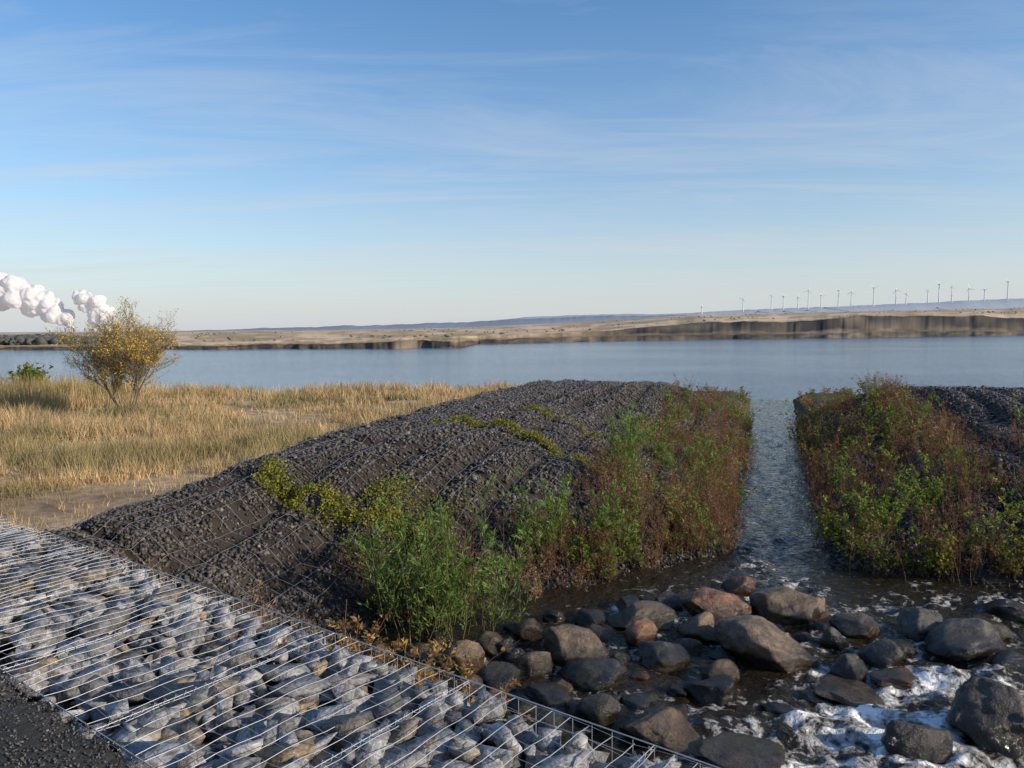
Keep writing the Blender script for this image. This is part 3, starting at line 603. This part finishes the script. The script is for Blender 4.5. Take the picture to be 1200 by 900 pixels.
nb=fbm(KK*35,OO*.05,120,4);beige=np.array([.62,.47,.31]);brown=np.array([.42,.29,.175]);green=np.array([.25,.22,.11]);dark=np.array([.032,.029,.027])
m=ss(.42,.62,nb)[...,None];Cc=beige*(1-m)+brown*m
m=(ss(.5,.65,fbm(KK*22,OO*.02+3,123,4))*.7)[...,None];Cc=Cc*(1-m)+green*m
big=ss(2.6,5.5,hz1)
m=np.clip(((OO>=0)&(OO<8))*(.55+.6*fbm(KK*70,OO*.3,128,4))+big*((oo>=27)&(oo<50))*(.6+.6*fbm(KK*50,OO*.2,129,4)),0,1)[...,None];Cc=Cc*(1-m)+dark*m
m=(((OO>=8)&(oo<27))*np.clip(big+.35,0,1)*(.5+.6*fbm(KK*60,OO*.1,126,4)))[...,None];m=np.clip(m,0,1);Cc=Cc*(1-m)+np.array([.11,.085,.06])*m
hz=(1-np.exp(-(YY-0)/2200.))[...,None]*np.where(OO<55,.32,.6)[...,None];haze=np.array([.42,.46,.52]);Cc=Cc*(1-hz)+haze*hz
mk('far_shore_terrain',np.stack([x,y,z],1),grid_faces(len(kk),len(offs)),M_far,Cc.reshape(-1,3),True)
def farz(k,yv):
    d=yv-np.interp(k,K,D0)
    h1=np.interp(k,K,Z1);a=np.interp(k,K,Z2);b=np.interp(k,K,Z3)
    return np.where(d<46,h1*.9,np.where(d<376,h1+(a-h1)*np.clip((d-46)/330,0,1),a+(b-a)*np.clip((d-376)/520,0,1)))
Ts=hull_templates(8,14)
n=1100;k=rng.uniform(ku(-300),ku(1500),n);yv=np.interp(k,K,D0)+55+rng.random(n)**1.4*700;zv=farz(k,yv)
kp=fbm(k*20,yv*.012,130)>.52;k=k[kp];yv=yv[kp];zv=zv[kp];n=len(k);r=rng.uniform(.3,.9,n)
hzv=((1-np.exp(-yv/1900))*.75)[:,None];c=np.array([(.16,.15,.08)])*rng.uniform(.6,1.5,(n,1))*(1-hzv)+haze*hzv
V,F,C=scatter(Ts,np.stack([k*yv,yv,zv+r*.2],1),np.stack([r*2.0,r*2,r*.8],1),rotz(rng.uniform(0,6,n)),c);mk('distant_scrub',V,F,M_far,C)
n=3600;k=rng.uniform(ku(-450),ku(200),n);yv=rng.uniform(285,360,n);ht=rng.uniform(1.6,3.6,n)*np.interp(k,[ku(60),ku(120),ku(200)],[1,.55,.25])
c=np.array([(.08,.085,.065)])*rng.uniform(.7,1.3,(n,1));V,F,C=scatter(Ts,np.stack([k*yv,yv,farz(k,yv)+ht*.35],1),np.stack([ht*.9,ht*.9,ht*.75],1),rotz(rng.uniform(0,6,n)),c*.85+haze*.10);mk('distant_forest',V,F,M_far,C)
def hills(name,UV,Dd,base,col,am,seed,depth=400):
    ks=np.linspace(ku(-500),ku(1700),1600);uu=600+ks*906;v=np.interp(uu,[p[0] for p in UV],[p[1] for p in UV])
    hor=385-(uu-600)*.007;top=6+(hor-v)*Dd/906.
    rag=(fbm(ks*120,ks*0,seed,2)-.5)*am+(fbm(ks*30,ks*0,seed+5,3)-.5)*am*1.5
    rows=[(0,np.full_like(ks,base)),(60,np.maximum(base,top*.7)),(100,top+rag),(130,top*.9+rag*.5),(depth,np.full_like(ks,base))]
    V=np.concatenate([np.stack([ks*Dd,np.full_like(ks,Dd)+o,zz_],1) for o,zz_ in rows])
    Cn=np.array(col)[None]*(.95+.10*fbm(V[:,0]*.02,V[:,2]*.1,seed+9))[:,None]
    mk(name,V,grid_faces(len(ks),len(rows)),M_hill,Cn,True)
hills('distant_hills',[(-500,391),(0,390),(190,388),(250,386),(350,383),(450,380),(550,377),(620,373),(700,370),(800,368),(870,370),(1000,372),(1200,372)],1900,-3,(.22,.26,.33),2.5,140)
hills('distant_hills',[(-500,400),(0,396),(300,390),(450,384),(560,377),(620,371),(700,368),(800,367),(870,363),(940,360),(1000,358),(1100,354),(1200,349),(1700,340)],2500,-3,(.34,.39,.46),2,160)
# ------------------------------------------------------------------ wind turbines
def turbine(u,hubv,basev,Dd,yaw,ph,bl):
    k=ku(u);hor=385-(u-600)*.007;zb=6+(hor-basev)*Dd/906.;zh=6+(hor-hubv)*Dd/906.;x=k*Dd;y=Dd
    par=bpy.data.objects.new('wind_turbine',None);link(par);par.location=(x,y,zb-6)
    H=zh-zb+6;zs=np.linspace(0,H,6);V,F=tubes([(0,0,a) for a in zs[:-1]],[(0,0,a) for a in zs[1:]],1.9-zs[:-1]/H*.8,1.9-zs[1:]/H*.8,10)
    mk('tower',V,F,M_turb,None,True,par)
    bm=bmesh.new();bmesh.ops.create_cube(bm,size=1);bmesh.ops.bevel(bm,geom=bm.edges[:],offset=.18,segments=2,affect='EDGES')
    me=bpy.data.meshes.new('nacelle')
    for v in bm.verts: v.co=Vector((v.co.x*2.8,v.co.y*8+1.5,v.co.z*3+H+.7))
    bm.to_mesh(me);bm.free();me.materials.append(M_turb);o=bpy.data.objects.new('nacelle',me);link(o);o.parent=par;o.rotation_euler=(0,0,yaw)
    Vs=[];Fs=[];off=0
    for b in range(3):
        a=ph+b*2.0944;dr=np.array([math.cos(a),0,math.sin(a)]);tn=np.array([-math.sin(a),0,math.cos(a)])
        st_=[(0,.9,.9),(.08,1.0,.7),(.2,1.9,.45),(.5,1.4,.3),(.8,.9,.2),(1,.3,.1)]
        for j,(f_,cw,th) in enumerate(st_):
            c0=dr*bl*f_+np.array([0,-3.4,H+.7])
            Vs+= [c0+tn*cw*.35,c0+np.array([0,-th,0]),c0-tn*cw*.9,c0+np.array([0,th,0])]
            if j: 
                for m_ in range(4): m2=(m_+1)%4;Fs.append([off+4*(j-1)+m_,off+4*(j-1)+m2,off+4*j+m2,off+4*j+m_])
        off+=24
    o=mk('rotor_blades',np.array(Vs),np.array(Fs),M_turb,None,True,par);o.rotation_euler=(0,0,yaw)
    bm=bmesh.new();bmesh.ops.create_uvsphere(bm,u_segments=12,v_segments=8,radius=1.5);me=bpy.data.meshes.new('hub');bm.to_mesh(me);bm.free();me.materials.append(M_turb);o=bpy.data.objects.new('hub',me);link(o);o.parent=par;hy=-3.2;o.location=(-hy*math.sin(yaw)*1.0,hy*math.cos(yaw),H+.7)
for (u,a,b) in [(822,360,368),(870,351,363),(903,347,361),(917,348,361),(934,349,360),(946,341,360),(961,347,359),(981,341,358),(996,343,358),(1022,338,357),(1048,341,355),(1060,345,355),(1085,341,353),(1098,334,353),(1113,337,353),(1133,339,352),(1151,340,351),(1178,331,350)]:
    turbine(u,a,b,2480+random.uniform(-60,60),random.uniform(-.5,.5),random.uniform(0,2),(b-a)*1.15)
# ------------------------------------------------------------------ power plant
def cooling_tower(u,H=26,D_=3000):
    zs=np.linspace(0,1,12);x0=ku(u)*D_;V=[];m=24
    for q_ in zs:
        r_=H*.36*math.sqrt(.42+1.6*(q_-.72)**2)
        for k in range(m): V.append((x0+r_*math.cos(2*math.pi*k/m),D_+r_*math.sin(2*math.pi*k/m),-30+(H+24)*q_))
    F=[[j*m+k,j*m+(k+1)%m,(j+1)*m+(k+1)%m,(j+1)*m+k] for j in range(11) for k in range(m)]
    mk('cooling_tower',np.array(V),np.array(F),M_conc,None,True)
for u in (80,90,103,113): cooling_tower(u)
def plume(pts,seed,D_=3010):
    r2=np.random.default_rng(seed);Vs=[];Fs=[];off=0
    bm=bmesh.new();bmesh.ops.create_icosphere(bm,subdivisions=4,radius=1);U=np.array([v.co[:] for v in bm.verts]);Fc=np.array([[v.index for v in f.verts] for f in bm.faces]);bm.free()
    P_=[]
    for a_,b_ in zip(pts[:-1],pts[1:]):
        P_.append(a_);P_.append(tuple((np.array(a_)+np.array(b_))/2))
    P_.append(pts[-1])
    for (u,v,r) in P_:
        u=u+7
        for j in range(14 if r>6 else 5):
            o=r2.normal(size=3);o/=np.linalg.norm(o);o*=r2.uniform(.15,.85)*r;rr=r*r2.uniform(.22,.6)
            cx=(ku(u)*D_)+o[0]*3.31;cz=6+(389-v)*3.31+o[2]*3.31;cy=D_+o[1]*3.31
            dsp=np.array([mnoise.fractal(Vector(p_)*1.7+Vector((j*3+u,v,0)),.9,2.1,4) for p_ in U])
            P=U*(rr*3.31)*(1+.2*dsp)[:,None]+np.array([[cx,cy,cz]])
            Vs.append(P);Fs.append(Fc+off);off+=len(P)
    o=mk('steam_plume',np.concatenate(Vs),np.concatenate(Fs),M_steam,None,True)
    m=o.modifiers.new('union','REMESH');m.mode='VOXEL';m.voxel_size=2.4;m.use_smooth_shade=True
    sm=o.modifiers.new('soften','SMOOTH');sm.factor=.6;sm.iterations=6
plume([(82,387,3),(79,381,6),(72,373,10),(60,366,14),(48,358,17),(35,351,18),(20,345,19),(3,342,19),(-15,338,20),(-45,335,24)],3)
plume([(104,387,3),(103,380,6),(110,372,10),(116,363,12),(103,355,13),(90,349,11)],4)
# ------------------------------------------------------------------ sky, sun, camera
w=bpy.data.worlds.new('World');scene.world=w;w.use_nodes=True;nt=w.node_tree;no=nt.nodes;li=nt.links;bg=no['Background']
EL=math.radians(23);AZ=math.radians(22)
S=Vector((math.cos(EL)*math.cos(AZ),-math.cos(EL)*math.sin(AZ),math.sin(EL)))
sk=no.new('ShaderNodeTexSky');sk.sky_type='NISHITA';sk.sun_disc=False;sk.sun_elevation=EL;sk.sun_rotation=math.atan2(S.x,S.y);sk.air_density=1.0;sk.dust_density=.4;sk.ozone_density=3.0
hs=no.new('ShaderNodeHueSaturation');hs.inputs['Saturation'].default_value=1.25;hs.inputs['Value'].default_value=1.45;li.new(sk.outputs[0],hs.inputs['Color'])
tc=no.new('ShaderNodeTexCoord');sp=no.new('ShaderNodeSeparateXYZ');li.new(tc.outputs['Generated'],sp.inputs[0])
def math_(op,a,b):
    m=no.new('ShaderNodeMath');m.operation=op
    for i,v in enumerate((a,b)):
        if isinstance(v,(int,float)): m.inputs[i].default_value=v
        elif v is not None: li.new(v,m.inputs[i])
    return m.outputs[0]
mz=math_('MAXIMUM',sp.outputs['Z'],0.0)
hzf=math_('MULTIPLY',math_('POWER',2.718,math_('MULTIPLY',mz,-6.3)),.95)
hx=no.new('ShaderNodeMix');hx.data_type='RGBA';li.new(hzf,hx.inputs[0]);li.new(hs.outputs[0],hx.inputs[6]);hx.inputs[7].default_value=(5.25,5.5,5.9,1)
az_=math_('ADD',mz,.08);dx=math_('DIVIDE',sp.outputs['X'],az_);dy=math_('DIVIDE',sp.outputs['Y'],az_)
cb=no.new('ShaderNodeCombineXYZ');li.new(dx,cb.inputs[0]);li.new(dy,cb.inputs[1])
def cirrus(rot,sc,loc,scale,lo,hi,amt,dist=.5):
    mp=no.new('ShaderNodeMapping');mp.inputs['Rotation'].default_value=(0,0,rot);mp.inputs['Scale'].default_value=(*sc,1);mp.inputs['Location'].default_value=(*loc,0);li.new(cb.outputs[0],mp.inputs[0])
    n1=no.new('ShaderNodeTexNoise');n1.inputs['Scale'].default_value=scale;n1.inputs['Detail'].default_value=10;n1.inputs['Roughness'].default_value=.62;n1.inputs['Distortion'].default_value=dist;li.new(mp.outputs[0],n1.inputs['Vector'])
    mr=no.new('ShaderNodeMapRange');mr.inputs[1].default_value=lo;mr.inputs[2].default_value=hi;mr.inputs[3].default_value=0;mr.inputs[4].default_value=amt;li.new(n1.outputs['Fac'],mr.inputs[0]);return mr.outputs[0]
c1=cirrus(.45,(.35,1.1),(2.3,1.1),.8,.5,.8,.4);c2=cirrus(-.35,(.3,1.3),(7.3,4.1),1.0,.5,.76,.55,.9);c3=cirrus(.9,(.5,1.2),(3.1,9.2),.7,.5,.78,.5,1.2)
cf=math_('MAXIMUM',math_('MAXIMUM',c1,c2),c3)
mx=no.new('ShaderNodeMix');mx.data_type='RGBA';li.new(cf,mx.inputs[0]);li.new(hx.outputs[2],mx.inputs[6]);mx.inputs[7].default_value=(5.7,5.95,6.3,1)
li.new(mx.outputs[2],bg.inputs[0]);bg.inputs[1].default_value=.115
sun=bpy.data.lights.new('sun','SUN');sun.energy=5.0;sun.angle=math.radians(.53);sun.color=(1,.86,.68);so=bpy.data.objects.new('sun',sun);link(so);so.rotation_euler=S.to_track_quat('Z','Y').to_euler()
cam=bpy.data.cameras.new('camera');co=bpy.data.objects.new('camera',cam);link(co);scene.camera=co
cam.sensor_width=36;cam.lens=27.2;cam.clip_start=.1;cam.clip_end=20000
M=Matrix.Rotation(math.radians(90-4.1),4,'X')@Matrix.Rotation(math.radians(-.4),4,'Z')
co.matrix_world=Matrix.Translation((0,0,EYE))@M
scene.view_settings.view_transform='Standard';scene.view_settings.look='None';scene.view_settings.exposure=0
